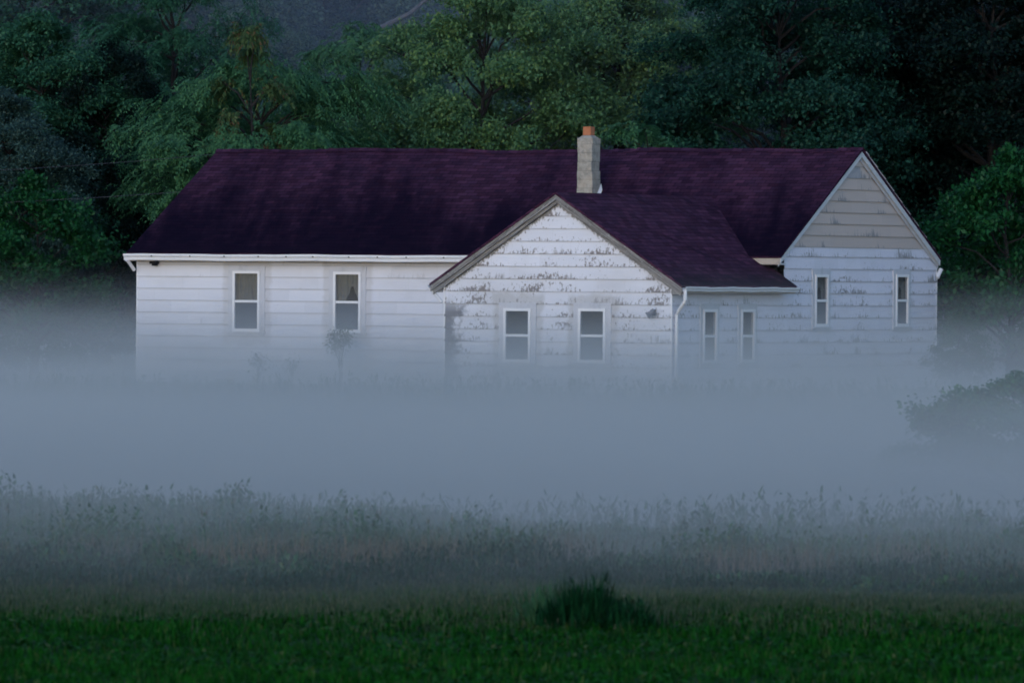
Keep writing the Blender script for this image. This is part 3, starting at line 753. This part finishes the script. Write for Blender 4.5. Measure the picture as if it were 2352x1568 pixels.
def pn(x, y, f=1., s=0.):
    return (np.sin(x * 1.7 * f + s) * np.cos(y * 1.3 * f + 1.3 * s) + .6 * np.sin(x * 3.9 * f - y * 2.7 * f + s * 2) + .4 * np.cos(x * 7.3 * f + y * 6.1 * f - s)) / 2
parts = []
B = field(230000, -5.0, 5.0, 44.5, 62); B = B[pn(B[:, 0], B[:, 1], 2.2, 7.) + R_.normal(0, .25, len(B)) > -.62]; hm = np.clip(1 + .5 * pn(B[:, 0], B[:, 1], 1.1) + .75 * pn(B[:, 0], B[:, 1], 2.6, 2.), .3, 2.4)
parts.append(blades(B, R_.uniform(0, 6.28, len(B)), np.abs(R_.normal(.5, .3, len(B))), R_.uniform(.04, .085, len(B)) * hm, R_.uniform(.006, .011, len(B))))
B = field(45000, -8, 8, 40, 62); B = B[np.abs(B[:, 0]) > 4.8]
parts.append(blades(B, R_.uniform(0, 6.28, len(B)), np.abs(R_.normal(.35, .25, len(B))), R_.uniform(.06, .12, len(B)), R_.uniform(.010, .018, len(B))))
# clover and plantain leaves lying in the grass
B = field(26000, -5, 5, 44.5, 60); keep = pn(B[:, 0], B[:, 1], .8, 4.) > -.05; B = B[keep]; B[:, 2] += R_.uniform(.02, .06, len(B))
parts.append(blades(B, R_.uniform(0, 6.28, len(B)), R_.uniform(.9, 1.4, len(B)), R_.uniform(.03, .06, len(B)), R_.uniform(.018, .034, len(B)), None, .2))
# seed heads thicken towards the unmown edge
B = field(120000, -6, 6, 50.5, 62.5); pr = np.clip((B[:, 1] - 52.6 + 1.6 * pn(B[:, 0], B[:, 1], .6, 1.) + .8 * pn(B[:, 0], B[:, 1], 1.7, 4.)) / 4.6, 0, 1) ** 1.5; B = B[R_.uniform(0, 1, len(B)) < pr]
n = len(B); az = R_.uniform(0, 6.28, n); ln = np.abs(R_.normal(.3, .22, n)); L = R_.uniform(.05, .12, n)
parts.append(blades(B, az, ln, L, np.full(n, .0035), np.ones(n)))
parts.append(blades(B + np.stack([np.cos(az) * np.sin(ln) * L * .8, np.sin(az) * np.sin(ln) * L * .8, np.cos(ln) * L * .8], 1), az, ln, L * .35, np.full(n, .0055), np.ones(n)))
tag(blade_obj('lawn_grass', parts, [M_LAWN, M_DRY]), 'short dark green lawn grass with pale seed heads along its far edge', 'grass', kind='stuff')

def weeds(B, Hs, nleaf, lw, ll, seedp, headp=.4):
    n = len(B); out = []; az = R_.uniform(0, 6.28, n); ln = np.abs(R_.normal(.06, .07, n))
    out.append(blades(B, az, ln, Hs, R_.uniform(.004, .007, n)))
    for k in range(nleaf):
        t = (k + R_.uniform(.2, .9, n)) / nleaf
        P = B + np.stack([np.cos(az) * np.sin(ln) * Hs * t, np.sin(az) * np.sin(ln) * Hs * t, np.cos(ln) * Hs * t * .98], 1)
        out.append(blades(P, R_.uniform(0, 6.28, n), R_.uniform(.4, 1.1, n), ll * R_.uniform(.6, 1.3, n) * (1.15 - .5 * t), lw * R_.uniform(.7, 1.3, n)))
    hd = R_.uniform(0, 1, n) < seedp * np.clip(.4 + 1.6 * pn(B[:, 0], B[:, 1], .8, 5.), 0, 1.6); P = (B + np.stack([np.cos(az) * np.sin(ln) * Hs, np.sin(az) * np.sin(ln) * Hs, np.cos(ln) * Hs * .95], 1))[hd]; m = len(P)
    for k in range(7):
        if m: out.append(blades(P + R_.normal(0, .012, (m, 3)), R_.uniform(0, 6.28, m), np.abs(R_.normal(.2, .2, m)), R_.uniform(.03, .07, m), np.full(m, .006), (R_.uniform(0, 1, m) < headp * 1.5).astype(float)))
    return out
parts = []
# low dark front edge, then the taller growth behind, higher on the left
B = field(15000, -6.5, 6.5, 59.6, 63.4); B = B[B[:, 1] > 60.5 + .7 * pn(B[:, 0], B[:, 0] * .3, .8, 1.)]; hs = (.11 + .045 * (B[:, 1] - 60.5) + .09 * pn(B[:, 0], B[:, 1], .9, 2.) + .06 * pn(B[:, 0], B[:, 1], 2.6, 5.)).clip(.05) * R_.uniform(.6, 1.25, len(B)); fr = weeds(B, hs, 8, .012, .08, .05); parts += [(V, Q, T, np.where(M == 0, 3., M)) for V, Q, T, M in fr]
B = field(42000, -7.5, 7.5, 62.6, 72); base = np.interp(B[:, 0], [-5, -3.5, -1, 1.2, 5], [.52, .47, .36, .28, .32]); grow = np.clip((B[:, 1] - 60.5) / 6, .30, 1)
hs = base * .84 * grow * (1 + .40 * pn(B[:, 0], B[:, 1], .7) + .15 * pn(B[:, 0], B[:, 1], 2.3, 3.)) * R_.uniform(.65, 1.06, len(B)); parts += weeds(B, hs, 11, .013, .085, .10)
B = field(9000, -12, 12, 72, 100); hs = (.40 + .1 * pn(B[:, 0], B[:, 1], .4)) * R_.uniform(.6, 1.2, len(B)); parts += weeds(B, hs, 7, .024, .13, .06)
cen = field(130, -7, 7, 61.2, 71); k = R_.integers(0, len(cen), 26000); sg = R_.uniform(.16, .5, len(cen))
off = R_.normal(0, 1, (len(k), 2)) * sg[k][:, None]; B = cen[k].copy(); B[:, :2] += off; B[:, 2] = hgt(B[:, 0], B[:, 1]) - .01
ch = np.interp(cen[:, 0], [-5, -2, 1, 5], [.62, .50, .40, .44]) * np.clip((cen[:, 1] - 60) / 5, .45, 1) * R_.uniform(.65, 1.2, len(cen))
hs = ch[k] * np.exp(-.35 * ((off / sg[k][:, None]) ** 2).sum(1)) * R_.uniform(.5, 1.05, len(k)); mnd = weeds(B, hs, 9, .024, .085, .05); parts += [(V, Q, T, np.where(V[::5, 0] > 2.1, 2., M)) for V, Q, T, M in mnd]
# patches of tan dry grass
tc = np.array([[-2.4, 62.6], [-1.85, 63.], [-1.1, 62.4], [-.6, 63.2], [1.8, 62.9], [2.35, 63.4], [-3.4, 64.], [.5, 64.2], [3.3, 64.5]]); k = R_.integers(0, len(tc), 2800)
B = np.zeros((len(k), 3)); B[:, :2] = tc[k] + R_.normal(0, 1, (len(k), 2)) * np.array([.22, .35]); B[:, 2] = hgt(B[:, 0], B[:, 1]) - .01
parts.append(blades(B, R_.uniform(0, 6.28, len(B)), np.abs(R_.normal(.15, .12, len(B))), R_.uniform(.22, .46, len(B)), R_.uniform(.005, .009, len(B)), np.ones(len(B))))
B = field(45, -5, 5, 63, 70); hs = np.interp(B[:, 0], [-5, 0, 5], [.54, .42, .36]) * R_.uniform(.8, 1.15, len(B)); parts += weeds(B, hs, 16, .014, .09, 1., .6)
tag(blade_obj('meadow_weeds', parts, [M_WEED, M_TAN, M_LEAFY, M_EDGE]), 'tall unmown weeds and grasses fading into the fog beyond the lawn', 'weeds', kind='stuff')
parts = []
B = field(16000, -22, 22, 100, 172); hs = (.32 + .1 * pn(B[:, 0], B[:, 1], .3)) * R_.uniform(.5, 1.3, len(B)); 
hx = B[:, 0] - 6.157; hy = B[:, 1] - 178; cx, sx = math.cos(-TH), math.sin(-TH); lx, ly = hx * cx - hy * sx, hx * sx + hy * cx
keep = ~((lx > XL - .3) & (lx < .4) & (ly > -.3)) & ~((lx > WL - .3) & (lx < .4) & (ly > WY - .4)); B = B[keep]; hs = hs[keep]
parts += weeds(B, hs, 5, .03, .18, .2)
tag(blade_obj('pasture_grass', parts, [M_WEED, M_DRY]), 'rough pasture grass hidden in the fog before the house', 'grass', kind='stuff')

# the dark tuft left standing in the lawn, with its two smaller neighbours
def tuft(name, px, d, n, wd, h, mat, label):
    x = at(px, d); root_z = float(hgt(x, d))
    q = np.array([[-.55, 0, .95], [.35, .1, 1.], [-.1, -.2, .8], [.95, .05, .6], [-1.05, .1, .5]]); kk = R_.integers(0, 5, n)
    B = np.stack([q[kk, 0] * wd + R_.normal(0, wd * .24, n), q[kk, 1] * wd + R_.normal(0, wd * .4, n), np.full(n, -.01)], 1)
    az = np.arctan2(B[:, 1], B[:, 0]) + R_.normal(0, .9, n); rr = np.hypot(B[:, 0], B[:, 1]) / wd
    hh = h * q[kk, 2] * R_.uniform(.35, 1.2, n) ** 1.3
    pts = [blades(B, az, np.abs(R_.normal(.08, .10, n)) + rr * .16, hh, R_.uniform(.007, .013, n))]
    m = n // 2; pts.append(blades(B[:m] + np.stack([np.zeros(m), np.zeros(m), hh[:m] * R_.uniform(.3, .8, m)], 1), R_.uniform(0, 6.28, m), R_.uniform(.4, 1.2, m), R_.uniform(.05, .10, m), R_.uniform(.012, .02, m)))
    o = blade_obj(name, pts, [mat]); o.location = (x, d, root_z); return tag(o, label, 'grass clump', 'uncut clumps on the lawn')
tuft('grass_clump', 1352, 54.0, 1700, .20, .36, M_TUFT, 'tall dark uncut grass clump standing up from the lawn')
tuft('grass_clump', 1452, 53.7, 520, .14, .24, M_TUFT, 'low dark grass clump close to the right of the tall one')
tuft('grass_clump', 1246, 54.4, 320, .12, .31, M_WEED, 'thin pale green grass clump close to the left of the tall one')

# weeds against the house wall
def hw(x, y, z=0):
    c_, s_ = math.cos(TH), math.sin(TH); return (6.157 + x * c_ - y * s_, 178 + x * s_ + y * c_, z)
def wall_weed(x, y, H, crown, n, label):
    P = hw(x, y); r = np.random.default_rng(int(abs(x) * 100)); root = thing('weed_plant', label, 'plant', P, TH)
    mb = MB(); tips = []
    for k in range(9):
        a = r.uniform(0, 6.28); e = np.array([math.cos(a) * crown * r.uniform(.2, 1), math.sin(a) * crown * .6, H * r.uniform(.72, .98)])
        mb.tube([(r.normal(0, .03), r.normal(0, .03), -.05), (e[0] * .25, e[1] * .25, H * .45), tuple(e)], [.008, .006, .003], 5); tips.append(e); tips.append(e * np.array([.8, .8, .85]))
    obj('stem', mb, BARK, root)
    tips = np.array(tips); idx = np.repeat(np.arange(len(tips)), n // len(tips)); m = len(idx)
    Q = tips[idx] + r.normal(0, .085, (m, 3)); Dn = r.normal(0, 1, (m, 3)); Nn = r.normal(0, .5, (m, 3)); Nn[:, 2] += 1
    link('foliage', leaves_mesh('foliage', Q, Dn, Nn, r.uniform(.04, .075, m), r.uniform(.012, .02, m)), L_PALE, root)
wall_weed(-10.95, -1.0, 1.28, .40, 760, 'thin weed plant growing up before the second window of the long wall')
wall_weed(-13.2, -.9, .62, .2, 220, 'small weed stalks under the first window of the long wall')
wall_weed(-12.3, -.9, .56, .16, 160, 'lowest weed stalks on the long wall, between its two windows')

# utility cables at the left
CABLE = paint('grey cable', (.055, .055, .075), .5, .2)
def cable(p0, p1, sag, label):
    p0, p1 = Vector(p0), Vector(p1); pts = []
    for i in range(25):
        t = i / 24; q = p0.lerp(p1, t); q.z -= sag * 4 * t * (1 - t); pts.append(q)
    tag(obj('power_cable', MB().tube(pts, .006, 6), CABLE), label, 'cable', 'overhead cables left of the house')
d = 196.
cable((at(-900, d), d, top_z(420, d)), (at(560, d + 4), d + 4, top_z(352, d + 4)), .25, 'upper thin overhead cable crossing the dark gap left of the house')
cable((at(-900, d), d, top_z(500, d)), (at(470, d), d, top_z(442, d)), .15, 'lower thin overhead cable running in to the left end of the roof')
